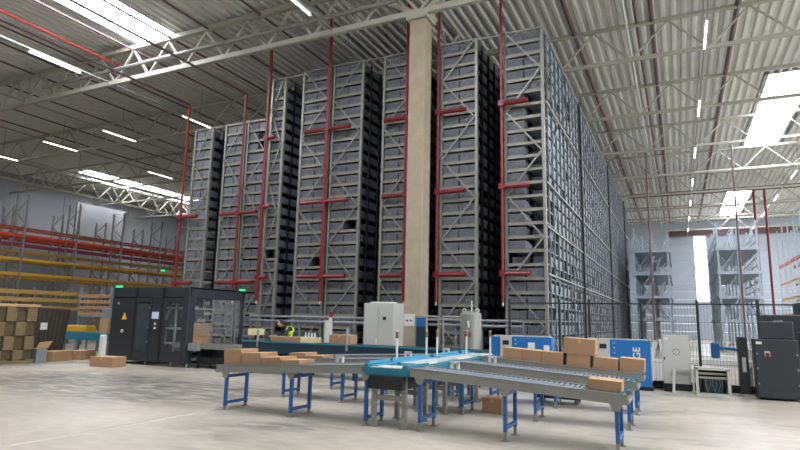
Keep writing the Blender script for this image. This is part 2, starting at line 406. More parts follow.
for k_ in range(9):
    y0 = YF+.6+k_*4.2; z = 12.2; s_ = k_ % 2
    mbb = MB()
    while z > 1:
        mbb.bar((-3.89, y0+(0 if s_ else 1.68), z), (-3.89, y0+(1.68 if s_ else 0), max(z-1.55, .2)), .05, .02, (1, 0, 0)); z -= 1.55; s_ = not s_
    mbb.build('side_brace', 'galv', t)
for k_ in range(3):
    MB().box(-3.88, -3.8, YF+8+k_*12.4, YF+8.08+k_*12.4, 0, 12.3).build('side_post', 'wire', t)
MB().box(-4.0, -3.9, YF, yend, 12.2, 12.3).build('top_side_rail', 'galvd', t)
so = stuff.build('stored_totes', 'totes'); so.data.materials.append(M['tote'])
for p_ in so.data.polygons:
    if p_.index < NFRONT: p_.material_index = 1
tag(so, 'closely stored grey totes filling the aisle sides and low left bin racks', 'storage totes', kind='stuff')
# ties between the rack tops
for a, b, z, lb in ((-6.4, -5.3, 12.25, 'right of the vertical tank'), (-11.3, -10.28, 12.3, 'left of the column'), (-15.25, -14.25, 12.25, 'left of the double-width rack')):
    for yy, wd in ((YF, 'front'), (YF+1.4, 'middle'), (YF+2.8, 'rear')):
        tag(MB().box(a+.05, b-.05, yy-.03, yy+.03, z-.03, z+.03).build('top_tie', 'galv'), wd + ' thin steel tie joining two rack tops over the aisle ' + lb, 'tie')
# red fire pipes standing in front of the racks
def riser(X, ztop, arms, label, r=.055, zb=2.35):
    t = thing('fire_riser', (X, 19.2, zb), label, 'fire pipe', 'red fire risers at the racks')
    MB().tube((X, 19.2, zb), (X, 19.2, ztop), r, 10).build('riser_pipe', 'red', t)
    MB().tube((X, 19.2, zb-.12), (X, 19.2, zb), .035, 8).build('drain_tip', 'white', t)
    for z, dl, dr in arms:
        MB().tube((X-dl, 19.2, z), (X+dr, 19.2, z), .085, 10).box(X-.1, X+.1, 19.1, 19.3, z-.1, z+.1).build('cross_arm', 'red', t)
AZ = (9.45, 6.38, 3.33)
riser(-5.37, 14.6, [(z, 0, .95) for z in AZ], 'red fire riser on the left edge of the rightmost bin rack')
riser(-7.82, 14.6, [(z, 0, 1.1) for z in AZ], 'red fire riser between the concrete column and the vertical tank')
riser(-9.12, 14.6, [(z, 1.0, 0) for z in AZ], 'red fire riser close to the left side of the concrete column', .075)
riser(-12.78, 14.6, [(z, 1.15, 1.1) for z in AZ], 'red fire riser up the middle of the double-width bin rack', .075)
riser(-15.95, 14.0, [(z, 0, .45) for z in AZ], 'red fire riser left of the narrow tall bin rack', .075)
riser(-17.25, 11.7, [(z-.2, 1.05, 1.0) for z in AZ[1:]], 'red fire riser up the middle of the lower double bin rack')
riser(-20.72, 11.7, [(z-.2, 0, 1.0) for z in AZ[1:]], 'red fire riser at the left edge of the leftmost bin rack')
for X, lb in ((-17.25, 'lower double rack'), (-20.72, 'leftmost rack')):
    tag(MB().tube((X, -4, 11.7), (X, 19.2, 11.7), .05).build('feed_pipe', 'redd'), 'dark red feed pipe running forward from the riser of the ' + lb, 'pipe')

# ------------------------------------------------------------------ gravity roller conveyors
def ptxt(s_, size, m, name, parent, mw):
    cu = bpy.data.curves.new(name, 'FONT'); cu.body = s_; cu.size = size; cu.extrude = .003; cu.offset = size*.02
    o = bpy.data.objects.new(name, cu); COL.objects.link(o); dg = bpy.context.evaluated_depsgraph_get()
    me = bpy.data.meshes.new_from_object(o.evaluated_get(dg)); bpy.data.objects.remove(o)
    me.materials.clear(); me.materials.append(M[m]); o = bpy.data.objects.new(name, me); COL.objects.link(o); o.parent = parent
    o.matrix_local = Matrix.Translation(-(parent.location)) @ mw
    return o
RP = [None]
def conveyor(xi, xo, Y0, zi, zo, legs, label, Wd=.62, bracket=None, stop=False):
    t = thing('roller_conveyor', ((xi+xo)/2, Y0+Wd/2, 0), label, 'conveyor', 'gravity roller conveyors')
    def zt(x): return zi + (zo-zi)*(x-xi)/(xo-xi)
    for y in (Y0, Y0+Wd):
        MB().bar((xi, y, zt(xi)-.065), (xo, y, zt(xo)-.065), .035, .13).bar((xi, y, zt(xi)-.001), (xo, y, zt(xo)-.001), .06, .012).bar((xi, y, zt(xi)-.128), (xo, y, zt(xo)-.128), .06, .012).build('side_rail', 'galv', t)
    n = int(abs(xo-xi)/.078); sg = 1 if xo > xi else -1
    for i in range(n):
        x = xi + sg*(.05 + i*.078); z = zt(x)-.03
        if RP[0] is None:
            o = MB().tube((0, .02, 0), (0, Wd-.02, 0), .03, 10).build('roller', 'roller', None, smooth=False); RP[0] = o
        else: o = RP[0].copy(); COL.objects.link(o)
        o.parent = t; o.location = Vector((x, Y0, z)) - t.location
    for x in legs:
        zz = zt(x)-.13; fz = .07 if xo < xi else .13
        lf = MB()
        for y in (Y0+.03, Y0+Wd-.03): lf.box(x-.026, x+.026, y-.026, y+.026, fz, zz)
        lf.box(x-.025, x+.025, Y0+.06, Y0+Wd-.06, zz-.1, zz-.05).box(x-.025, x+.025, Y0+.06, Y0+Wd-.06, fz+.03, fz+.08)
        L = lf.build('leg_frame', 'blue', t)
        for y in (Y0+.03, Y0+Wd-.03):
            MB().box(x-.022, x+.022, y-.022, y+.022, .012, fz+.05).box(x-.05, x+.05, y-.05, y+.05, 0, .012).build('foot', 'galv', L)
        MB().add([(x-.1, Y0-.02, zz+.02), (x+.1, Y0-.02, zz+.02), (x+.04, Y0-.02, zz-.1), (x-.04, Y0-.02, zz-.1), (x-.1, Y0-.005, zz+.02), (x+.1, Y0-.005, zz+.02), (x+.04, Y0-.005, zz-.1), (x-.04, Y0-.005, zz-.1)],
                 [(0, 3, 2, 1), (4, 5, 6, 7), (0, 1, 5, 4), (1, 2, 6, 5), (2, 3, 7, 6), (3, 0, 4, 7)]).build('leg_bracket', 'galv', t)
    if bracket:
        z = zt(bracket); y = Y0 + Wd
        MB().box(bracket-.075, bracket-.035, y-.03, y+.03, z-.05, z+.1).box(bracket+.035, bracket+.075, y-.03, y+.03, z-.05, z+.1).box(bracket-.075, bracket+.075, y-.03, y+.03, z+.08, z+.12).build('sensor_bracket', 'white', t)
    MB().box(xo-.02, xo+.02, Y0, Y0+Wd, zt(xo)-.12, zt(xo)-.06).build('end_plate', 'galv', t)
    if stop:
        for yy in (Y0+.03, Y0+Wd-.03): MB().bar((xo-.1, yy, zt(xo)+.005), (xo+.02, yy, zt(xo)+.06), .035, .02).build('end_stop', 'cyan', t)
    return zt
YL = (8.45, 10.4, 12.2)
nm = ('front', 'middle', 'rear')
LZ = []; RZ = []
for i, y in enumerate(YL):
    LZ.append(conveyor(-4.72, (-7.85, -7.97, -7.95)[i], y, .95, .79, (-4.66, -6.15 if i == 0 else -6.3, -7.62 if i == 0 else -7.78) if i < 2 else (-4.66, -6.2, -7.7), 'grey roller conveyor on blue legs left of the teal transfer table, %s of three' % nm[i], bracket=(-5.55, -5.1, -4.95)[i]))
    RZ.append(conveyor(-3.86, -.68, y, .95, .77, (-3.7, -2.35, -.82), 'grey roller conveyor on blue legs right of the teal transfer table, %s of three' % nm[i], bracket=(-3.35, -3.3, -3.3)[i], stop=True))

# teal transfer conveyor between the lanes
t = thing('transfer_conveyor', (-4.29, 8.4, 0), 'teal transfer table crossing between the left and right roller conveyors', 'conveyor')
MB().box(-4.68, -3.9, 8.4, 13.4, .81, .93).box(-4.68, -4.6, 8.4, 9.3, .93, .98).box(-3.98, -3.9, 8.4, 9.3, .93, .98).build('table_frame', 'teal', t, .008)
for bx in ((-4.56, -3.95, 8.36, 9.5, .6, .81), (-4.56, -4.0, 10.2, 10.9, .62, .81), (-4.56, -4.0, 12.0, 12.7, .62, .81)): MB().box(*bx).build('drive_housing', 'black', t, .01)
MB().box(-4.56, -4.02, 8.41, 8.75, .93, .945).build('front_plate', 'white', t)
MB().box(-4.45, -4.1, 9.3, 13.4, .93, .955).build('belt', 'rubber', t)
for i, (y0, y1) in enumerate(((8.45, 9.2), (9.3, 11.0), (11.2, 12.7), (12.9, 13.4))):
    MB().box(-4.64, -4.6, y0, y1, .93, 1.02).box(-4.66, -4.45, y0, y1, .945, .965).build('side_guide', 'cyan', t)
for y in (9.0, 10.9, 12.4):
    MB().box(-4.05, -3.95, y, y+.8, .945, .97).build('white_strip', 'white', t)
for y in (8.5, 9.35, 10.25, 11.15, 12.1, 13.2):
    for x in (-4.52, -3.98):
        MB().box(x-.035, x+.035, y-.035, y+.035, .015, .8).box(x-.06, x+.06, y-.06, y+.06, 0, .015).build('leg', 'galv', t)
    MB().box(-4.5, -4.0, y-.02, y+.02, .42, .5).build('cross_bar', 'galv', t)
for x, y in ((-4.7, 9.66), (-4.62, 10.86), (-4.57, 11.3), (-4.33, 12.46), (-3.92, 12.92)):
    p = MB().tube((x, y, .93), (x, y, 1.36), .022, 8).box(x-.04, x+.04, y-.04, y+.04, .93, .95).build('signal_post', 'white', t)
    MB().tube((x, y, 1.36), (x, y, 1.42), .03, 10).build('green_lens', 'greenl', p); MB().tube((x, y, 1.42), (x, y, 1.48), .03, 10).build('red_lens', 'amber', p); MB().tube((x, y, 1.48), (x, y, 1.5), .024, 10, .012).build('lamp_cap', 'white', p)

# dark belt line behind
t = thing('belt_conveyor', (-8.4, 14.5, 0), 'long dark navy belt conveyor behind the roller lanes, from black machine to compressors', 'conveyor')
MB().box(-12.2, -4.5, 14.15, 14.2, .62, .93).box(-12.2, -4.5, 14.8, 14.85, .62, .93).box(-12.2, -4.5, 14.2, 14.8, .65, .85).build('side_panel', 'navy', t)
MB().box(-12.2, -4.5, 14.12, 14.18, .93, .97).box(-12.2, -4.5, 14.8, 14.86, .93, .97).build('edge_rail', 'teal', t)
MB().box(-12.2, -4.5, 14.2, 14.8, .9, .965).build('belt', 'black', t)
for x in (-11.8, -10, -8.2, -6.4, -4.8):
    for y in (14.2, 14.8): MB().box(x-.04, x+.04, y-.04, y+.04, 0, .62).build('leg', 'navy', t)
for x, z in ((-8.45, 1.45), (-11.6, 1.3)): MB().tube((x, 14.14, .8), (x, 14.14, z), .035, 8).build('sensor_post', 'galv', t)
# grey outfeed of the machine and low roller line
t = thing('outfeed_conveyor', (-13.5, 14.7, 0), 'light grey outfeed conveyor leaving the black machine to the right', 'conveyor')
MB().box(-15.4, -12.26, 14.38, 14.43, .62, .78).box(-15.4, -12.26, 15.0, 15.05, .62, .78).box(-15.4, -12.26, 14.43, 15.0, .72, .765).build('bed', 'galv', t)
for x in (-14.2, -12.5):
    for y in (14.42, 15.0): MB().box(x-.03, x+.03, y-.03, y+.03, 0, .62).build('leg', 'black', t)
MB().box(-14.3, -12.9, 14.45, 15.0, .12, .34).build('drive_box', 'black', t)
MB().box(-14.5, -14.1, 14.2, 14.36, .56, .8).build('side_motor', 'grey', t)

# ------------------------------------------------------------------ cartons
def carton(x, y, z, w, dd, h, label, grp=None, m='card', rot=0, slope=0., open_=False, lid='cardt'):
    t = thing('cardboard_box', (x, y, z), label, 'box', grp)
    MB().box(x-w/2, x+w/2, y-dd/2, y+dd/2, z, z+h-.008).build('carton_body', m, t)
    if open_:
        MB().box(x-w/2, x+w/2, y-dd/2, y+dd/2, z+h-.008, z+h).build('top_flap', lid, t)
    else:
        MB().box(x-w/2, x-.004, y-dd/2, y+dd/2, z+h-.008, z+h).build('flap', lid, t); MB().box(x+.004, x+w/2, y-dd/2, y+dd/2, z+h-.008, z+h).build('flap', lid, t)
        MB().box(x-.03, x+.03, y-dd/2-.002, y+dd/2+.002, z+h, z+h+.002).box(x-.03, x+.03, y-dd/2-.003, y-dd/2, z+h*.7, z+h).build('tape', 'tape', t)
    t.rotation_euler = (0, slope, rot)
    return t
s1 = -math.atan(.16/3.13); s2 = math.atan(.18/3.24)
G = 'cartons on the front left roller conveyor'
carton(-7.58, 8.8, LZ[0](-7.58)+.008, .4, .5, .27, 'tallest carton at the outer end of front left conveyor', G, slope=s1, open_=True)
carton(-7.14, 8.8, LZ[0](-7.14)+.008, .44, .5, .2, 'middle-height carton second from the outer end of front left conveyor', G, slope=s1, open_=True)
carton(-6.69, 8.8, LZ[0](-6.69)+.008, .42, .5, .12, 'low carton third from the outer end of front left conveyor', G, slope=s1, open_=True)
carton(-6.27, 8.8, LZ[0](-6.27)+.008, .4, .48, .07, 'flattest carton, innermost of the row on front left conveyor', G, slope=s1, open_=True)
G = 'cartons on the middle left roller conveyor'
carton(-7.5, 10.72, LZ[1](-7.5)+.008, .42, .44, .12, 'low carton at the outer end of middle left conveyor', G, slope=s1, open_=True)
carton(-7.06, 10.72, LZ[1](-7.06)+.008, .4, .44, .06, 'flat carton second on the middle left conveyor', G, slope=s1, open_=True)
G = 'cartons on the rear right roller conveyor'
for i, (xa, xb, h) in enumerate(((-3.45, -3.05, .23), (-3.04, -2.63, .23), (-2.62, -2.19, .23), (-2.12, -1.66, .23), (-1.6, -1.14, .22), (-1.1, -.66, .26))):
    xm = (xa+xb)/2
    carton(xm, 12.52, RZ[2](xm)+.004, xb-xa, .48, h, 'low carton %s from the inner end of rear right conveyor' % ORD[i], G, slope=s2, open_=True)
carton(-1.87, 12.52, RZ[2](-1.87)+.24, .62, .5, .32, 'large carton standing on top of two cartons on rear right conveyor', G, slope=s2)
carton(-.98, 8.78, RZ[0](-.98)+.008, .44, .4, .14, 'pale open-topped carton at the outer end of front right conveyor', None, 'card', 0, s2, True)
carton(-3.26, 11.0, 0, .37, .4, .28, 'carton on the floor beneath the right roller conveyors', None, 'card', .05)
carton(-10.75, 14.6, .967, 1.05, .45, .15, 'long flat carton on the dark belt in front of the worker', None, 'card', 0, 0, True)
carton(-8.85, 14.6, .967, .68, .45, .26, 'wide brown carton on the dark belt left of the grey cabinet', None)
t = thing('crate', (-9.95, 14.55, .967), 'cream open crate with bottles on the dark belt beside the flat carton', 'crate')
MB().box(-10.18, -9.7, 14.35, 14.75, .967, 1.12).build('tray', 'cream', t)
for i in range(4): MB().tube((-10.1+i*.11, 14.5, 1.1), (-10.1+i*.11, 14.5, 1.26), .03, 8, .015).build('bottle_neck', 'white', t)
t = thing('crate', (-12.65, 15.33, 0), 'cream box on a bracket beside the glass end of the black machine', 'crate')
MB().box(-12.85, -12.45, 15.15, 15.5, 1.1, 1.3).build('tray', 'cream', t); MB().box(-12.68, -12.62, 15.3, 15.36, .0, 1.1).build('bracket', 'black', t)
carton(-16.75, 13.05, 0, .95, .55, .32, 'brown carton on the floor at the corner of the black machine', None, 'card', .1)
carton(-19.98, 13.46, 0, .5, .95, .35, 'long carton on the floor in front of the dark wrapped stack', None, 'card', .3)
carton(-19.98, 14.46, 0, .5, .82, .33, 'long carton on the floor below the teal table', None, 'card', .3)
carton(-14.95, 14.95, .77, .55, .75, .66, 'tall carton inside the glass end of the black machine', None, 'card')

t = thing('dolly', (-2.4, 13.1, 0), 'low black dolly on the floor under the right roller conveyors', 'dolly')
MB().box(-2.9, -1.95, 12.86, 13.3, .1, .24).build('platform', 'black', t, .02)
for x in (-2.8, -2.05):
    for y in (12.93, 13.23): MB().tube((x, y-.02, .05), (x, y+.02, .05), .05, 12).build('wheel', 'grey', t)
# pallet stack of flat cartons at the left edge
t = thing('pallet_stack', (-20.3, 11, 0), 'tall pallet load of bundled flat cartons at left edge of the picture', 'pallet load')
mb = MB(); XS = -19.62
for k_ in range(7): mb.box(XS-1.2, XS, 9.7+k_*.41, 9.95+k_*.41, .11, .14)
for x in (XS-1.2, XS-.65, XS-.1): mb.box(x, x+.1, 9.7, 12.42, 0, .11)
mb.build('pallet', 'woodd', t)
for r_ in range(4):
    h = .46 if r_ < 3 else .3
    for k_ in range(8):
        y = 9.72 + k_*.335; odd = (k_+r_) % 2; mb = MB(); dx = .1 if odd else 0; z = .15 + (0 if r_ == 0 else .3+(r_-1)*.465); h = .29 if r_ == 0 else .45
        for q in range(7): mb.box(XS-1.2, XS-dx, y, y+.32, z+q*h/7, z+q*h/7+h/7*.9)
        mb.build('carton_bundle', 'cardd' if odd else 'woodd', t)  # set-back bundles get a darker colour as painted recess shade
MB().box(XS-1.22, XS+.05, 9.7, 12.44, 1.85, 1.94).build('cover_board', 'cardt', t, .02)
t = thing('wrapped_stack', (-20.9, 13.4, 0), 'dark stretch-wrapped stack behind the flat carton pallet', 'pallet load')
MB().add([(-21.5, 12.75, .1), (-20.4, 12.75, .1), (-20.4, 13.95, .1), (-21.5, 13.95, .1), (-21.5, 12.75, 1.9), (-20.3, 12.75, 1.87), (-20.3, 14.05, 1.83), (-21.5, 14.05, 1.86)], [(0, 3, 2, 1), (4, 5, 6, 7), (0, 1, 5, 4), (1, 2, 6, 5), (2, 3, 7, 6), (3, 0, 4, 7)]).build('wrap', 'darkw', t, .05)
mb = MB()
for q in range(8): mb.bar((-20.395, 12.85+q*.15, .12), (-20.3, 12.85+q*.16, 1.8), .012)
mb.build('wrap_fold', 'black', t)
MB().box(-21.5, -20.4, 12.75, 13.95, 0, .1).build('pallet', 'woodd', t); MB().box(-20.33, -20.3, 12.98, 13.22, 1.08, 1.32).build('label_sheet', 'white', t)
t = thing('waste_carton', (-19.8, 12.68, 0), 'open grey carton with torn pale flap beside the carton pallet', 'box')
MB().box(-20.1, -19.6, 12.5, 12.86, 0, .46).build('carton_body', 'grey', t)
MB().add([(-19.6, 12.46, .46), (-19.6, 12.88, .48), (-19.5, 12.95, .72), (-19.5, 12.5, .68), (-19.62, 12.46, .46), (-19.62, 12.88, .48), (-19.52, 12.95, .72), (-19.52, 12.5, .68)], [(0, 1, 2, 3), (7, 6, 5, 4), (0, 4, 5, 1), (1, 5, 6, 2), (2, 6, 7, 3), (3, 7, 4, 0)]).build('flap', 'cardt', t)
# teal work table with goods
t = thing('work_table', (-20.8, 15.3, 0), 'teal table top on legs between the wrapped stack and the black machine', 'table')
MB().box(-22.2, -19.2, 15, 15.8, .66, .95).build('table_top', 'teal', t, .01)
for x in (-22.0, -20.7, -19.4):
    for y in (15.1, 15.7): MB().box(x-.03, x+.03, y-.03, y+.03, 0, .66).build('leg', 'galv', t)
tag(MB().box(-22.1, -20.9, 15.15, 15.6, .95, 1.2).build('parts_bin', 'yellow', None, .02), 'yellow tray standing on the left of the teal table', 'tray')
carton(-19.95, 15.4, .95, .5, .4, .55, 'upright carton on the teal table beside the black machine', None, 'tape')
tag(MB().box(-21.6, -20.2, 16.3, 16.6, 0, 1.9).build('partition_board', 'grey', None, .02), 'dull grey board standing behind the teal table', 'board')
for i in range(4):
    mb = MB(); z = 1.62+i*.25
    for q in range(3): mb.box(-24.0, -22.1, 17+q*.5, 17.14+q*.5, z, z+.06)
    for q in range(9): mb.box(-24.0+q*.22, -23.86+q*.22, 17, 18.2, z+.06, z+.1)
    for q in range(3): mb.box(-24.0, -22.1, 17+q*.5, 17.1+q*.5, z+.1, z+.13)
    tag(mb.build('wooden_pallet', 'wood'), 'wooden pallet on the shelf behind the teal table, %s from the bottom' % ORD[i], 'pallet', 'pallets on the shelf behind the teal table')
t = thing('pallet_shelf', (-23, 17.5, 0), 'low grey shelf stand carrying the wooden pallets', 'shelf')
for x in (-24.05, -22.05):
    for y in (17.05, 18.1): MB().box(x-.05, x+.05, y-.05, y+.05, 0, 2.8).build('post', 'galvd', t)
MB().box(-24.05, -22.05, 17, 18.2, 1.52, 1.62).build('shelf_board', 'galvd', t)
tag(MB().box(-17.78, -17.62, 13.45, 13.6, 0, .9).lathe((-17.7, 13.52, .9), [(.11, 0), (.11, .04), (.08, .08)], 12).build('roll_carton', 'white'), 'narrow white upright carton leaning at the black machine corner', 'box')

# ------------------------------------------------------------------ black case machine
t = thing('packing_machine', (-15.3, 14.15, 0), 'large black packaging machine with glass doors left of the conveyors', 'machine')
X0, X1, YM, YMb = -18.25, -14.55, 14.15, 16.85
MB().box(X0, -16.4, YM+.04, YMb, .12, .2).box(X0, X1, YM+.04, YMb, 2.55, 2.62).box(X0, X0+.06, YM+.04, YMb, .2, 2.55).box(X0, -16.6, YMb-.05, YMb, .2, 2.55).box(X0, X1, YM+.03, YM+.1, 2.28, 2.62).box(-14.72, X1, YM, YM+.3, .12, 2.62).box(-16.25, -15.72, YM+.02, YM+.1, .12, 2.3).build('enclosure', 'machine', t, .015)
dr = MB().box(X0+.02, -17.02, YM, YM+.04, .15, 2.24).build('control_door', 'machine', t, .01)
MB().box(-17.08, -17.0, YM-.02, YM+.04, .15, 2.6).build('door_trim', 'black', dr)
MB().add([(-17.68, YM-.006, 1.5), (-17.42, YM-.006, 1.5), (-17.55, YM-.006, 1.75), (-17.68, YM, 1.5), (-17.42, YM, 1.5), (-17.55, YM, 1.75)], [(0, 1, 2), (5, 4, 3), (0, 3, 4, 1), (1, 4, 5, 2), (2, 5, 3, 0)]).build('warning_triangle', 'warn', dr)
MB().tube((-17.6, YM-.03, 1.1), (-17.6, YM, 1.1), .06, 10).build('rotary_switch', 'cab', dr)
MB().box(-17.95, -17.87, YM-.006, YM, 2.02, 2.1).build('name_plate', 'cab', dr)
gl = MB().box(-16.95, -16.3, YM+.02, YM+.03, .5, 2.1).build('glass_door', 'glass', t)
MB().box(-17.0, -16.25, YM, YM+.05, .15, .48).box(-17.0, -16.25, YM, YM+.05, 2.1, 2.26).box(-17.0, -16.93, YM, YM+.05, .48, 2.1).box(-16.32, -16.25, YM, YM+.05, .48, 2.1).build('door_frame', 'machine', gl)
gl = MB().box(-15.6, -14.78, YM+.02, YM+.03, .5, 2.1).build('glass_door', 'glass', t)
MB().box(-15.7, -14.72, YM, YM+.05, .15, .5).box(-15.7, -14.72, YM, YM+.05, 2.1, 2.26).box(-15.7, -15.6, YM, YM+.05, .5, 2.1).box(-14.8, -14.72, YM, YM+.05, .5, 2.1).build('door_frame', 'machine', gl)
MB().box(-15.78, -15.7, YM-.02, YM+.04, .15, 2.6).build('door_trim', 'black', t)
pn = MB().box(-16.2, -15.8, YM-.03, YM+.02, 1.2, 1.9).build('operator_panel', 'machine', t, .01)
MB().box(-16.17, -15.85, YM-.04, YM-.03, 1.55, 1.78).build('screen', 'screen', pn)
MB().tube((-15.98, YM-.06, 1.38), (-15.98, YM-.03, 1.38), .04, 10).tube((-15.98, YM-.06, 1.24), (-15.98, YM-.03, 1.24), .04, 10).build('push_button', 'white', pn)
# works seen through the glass
for i in range(34):
    x = random.uniform(-16.9, -14.8); y = random.uniform(14.5, 15.6); z = random.uniform(.4, 2.1); a = random.choice(((.5, 0, 0), (0, 0, .5), (.12, 0, .3), (.3, .2, 0)))
    MB().bar((x, y, z), (min(x+a[0], -14.7), y+a[1], min(z+a[2], 2.15)), random.uniform(.03, .09)).build('mechanism_bar', 'galv', t)
mb = MB()
for z in (.7, 1.2, 1.9): mb.box(-16.9, -14.7, 14.6, 14.68, z, z+.07)
for x in (-15.5, -14.95): mb.tube((x, 14.55, .4), (x, 14.55, 2.1), .04)
mb.path([(-15.5, 14.5, .45), (-15.2, 14.5, .75), (-14.95, 14.5, .5)], .03)
mb.build('inner_frame', 'cab', t)
MB().box(-15.35, -15.2, 14.6, 14.75, 1.6, 2.0).box(-15.25, -15.1, 14.6, 14.7, .9, 1.1).build('servo_motor', 'blue', t)
# glazed outfeed end
MB().box(X1-.1, X1, YM+.3, YMb, 2.26, 2.62).box(X1-.1, X1, YMb-.12, YMb, .12, 2.26).box(-16.6, X1, YMb-.1, YMb, 2.3, 2.62).box(-16.6, X1, YMb-.1, YMb, .12, .6).box(X1-.06, X1, YM+.3, YMb, .12, .2).build('end_frame', 'machine', t, .01)
MB().box(X1-.04, X1-.03, YM+.3, YMb-.12, 1.0, 2.26).build('end_glass', 'glass', t)
MB().box(-14.8, -14.74, YM+.3, YMb-.1, 1.88, 1.95).box(-14.8, -14.72, 16.1, 16.18, .8, 1.9).box(-15.3, -15.24, 15.5, 15.56, .8, 2.2).box(-15.3, -14.8, 15.5, 15.55, 1.5, 1.56).box(-14.7, -14.66, YM+.3, YMb-.1, 1.24, 1.27).build('guide_frame', 'galv', t)
MB().box(X1-.1, X1, YMb-.2, YMb, 2.62, 2.69).build('status_light', 'green', t); MB().box(X0+.1, X0+.35, YM, YM+.1, 2.62, 2.68).build('status_light', 'green', t)
mb = MB()
for z in (1.3, 1.45, 1.6, 1.75, 1.9, 2.05, 2.2): mb.box(X0-.03, X0, YM+.02, YM+.1, z, z+.1)
mb.build('hinge_strip', 'galv', t)
for x in (X0+.3, -16.5, -15.3, -14.6):
    for y in (YM+.15, YMb-.15): MB().tube((x, y, 0), (x, y, .14), .04, 8).build('foot', 'galv', t)

# ------------------------------------------------------------------ worker behind the belt
def skin_body(name, m, chains, parent, sub=2):
    vs = []; es = []; rad = []; idx = {}
    for ch in chains:
        prev = None
        for nme, p, r in ch:
            if nme not in idx: idx[nme] = len(vs); vs.append(p); rad.append(r)
            if prev is not None: es.append((prev, idx[nme]))
            prev = idx[nme]
    off = parent.location
    me = bpy.data.meshes.new(name); me.from_pydata([tuple(Vector(v)-off) for v in vs], es, [])
    o = bpy.data.objects.new(name, me); COL.objects.link(o); o.parent = parent
    sk = o.modifiers.new('s', 'SKIN'); sk.use_smooth_shade = True
    if not me.skin_vertices: 
        bm_ = None
    lay = me.skin_vertices[0] if me.skin_vertices else None
    if lay is None:
        bpy.context.view_layer.objects.active = o
        bpy.ops.mesh.customdata_skin_add(); lay = me.skin_vertices[0]
    for i, r in enumerate(rad): lay.data[i].radius = (r, r) if isinstance(r, float) else r
    lay.data[0].use_root = True
    s = o.modifiers.new('u', 'SUBSURF'); s.levels = sub; s.render_levels = sub
    me.materials.append(M[m]); return o
PX, PY = -11.35, 15.45
t = thing('person', (PX, PY, 0), 'person in yellow hi-vis vest bending over boxes behind the dark belt', 'person')
P = lambda x, y, z: (PX+x, PY+y, z)
pel = ('pel', P(.18, .12, .95), (.15, .12))
body = skin_body('body', 'vestd', [
    [pel, ('bel', P(.1, .05, 1.1), (.14, .11)), ('chest', P(-.04, -.04, 1.27), (.16, .12)), ('neck', P(-.17, -.12, 1.4), .06), ('head0', P(-.22, -.16, 1.44), .06)],
    [pel, ('hipL', P(.24, .1, .88), .1), ('kneeL', P(.2, .0, .48), .07), ('ankL', P(.26, .12, .09), .045), ('toeL', P(.18, -.06, .05), .04)],
    [pel, ('hipR', P(.1, .18, .88), .1), ('kneeR', P(.02, .14, .48), .07), ('ankR', P(.06, .22, .09), .045), ('toeR', P(-.04, .06, .05), .04)],
    [('chest', 0, 0), ('shL', P(.08, -.16, 1.36), .065), ('elL', P(.02, -.36, 1.14), .045), ('wrL', P(-.14, -.5, 1.12), .03)],
    [('chest', 0, 0), ('shR', P(-.2, .1, 1.36), .065), ('elR', P(-.32, -.14, 1.16), .045), ('wrR', P(-.4, -.4, 1.1), .03)],
], t)
skin_body('vest', 'vest', [[('a', P(.12, .07, 1.06), (.165, .135)), ('b', P(.03, .0, 1.18), (.175, .14)), ('c', P(-.06, -.05, 1.3), (.17, .13)), ('d', P(-.13, -.1, 1.37), (.1, .08))], [('c', 0, 0), ('e', P(.06, -.13, 1.34), .085)], [('c', 0, 0), ('g', P(-.17, .07, 1.35), .085)]], t)
def blob(name, c, rx, ry, rz, m, par, zc=-9, n=14, k=9):
    mb = MB(); vs = []
    for j in range(k+1):
        a = PI*j/k
        for i in range(n):
            b = 2*PI*i/n; vs.append((c[0]+rx*math.sin(a)*math.cos(b), c[1]+ry*math.sin(a)*math.sin(b), max(c[2]+rz*math.cos(a), zc)))
    mb.add(vs, [(j*n+i, j*n+(i+1) % n, (j+1)*n+(i+1) % n, (j+1)*n+i) for j in range(k) for i in range(n)])
    return mb.build(name, m, par, smooth=True)
hd = blob('head', P(-.27, -.2, 1.49), .085, .095, .115, 'skin', t)
blob('hair', P(-.255, -.185, 1.515), .095, .1, .105, 'hair', hd, 1.475)
blob('nose', P(-.31, -.295, 1.475), .014, .02, .02, 'skin', hd); blob('ear', P(-.185, -.21, 1.48), .012, .022, .03, 'skin', hd)
for dx in (-.335, -.28): blob('eye', P(dx, -.28, 1.495), .012, .01, .009, 'hair', hd)
MB().bar(P(-.335, -.277, 1.435), P(-.285, -.287, 1.435), .01, .008).build('mouth', 'red', hd)
for (w_, e_) in ((P(-.14, -.5, 1.12), (-.1, -.08, -.0)), (P(-.4, -.4, 1.1), (-.07, -.12, 0))):
    hh = blob('hand', (w_[0]+e_[0]*.4, w_[1]+e_[1]*.4, w_[2]), .045, .045, .02, 'skin', t)
    v = Vector(e_).normalized(); sd = Vector((-v.y, v.x, 0))
    for q in range(4):
        a = Vector(w_) + v*.07 + sd*(q-1.5)*.02; l = (.06, .075, .07, .055)[q]
        MB().path([a, a+v*l*.5+Vector((0, 0, .004)), a+v*l+Vector((0, 0, -.02))], .0085, 6).build('finger', 'skin', hh)
    a = Vector(w_)+v*.03+sd*.035
    MB().path([a, a+sd*.03+v*.02, a+sd*.035+v*.05+Vector((0, 0, -.012))], .0095, 6).build('thumb', 'skin', hh)
MB().bar(P(.13, -.1, 1.07), P(-.0, -.17, 1.33), .04, .02).bar(P(.24, .06, 1.05), P(.0, .1, 1.36), .04, .02).build('reflective_strip', 'strip', t)

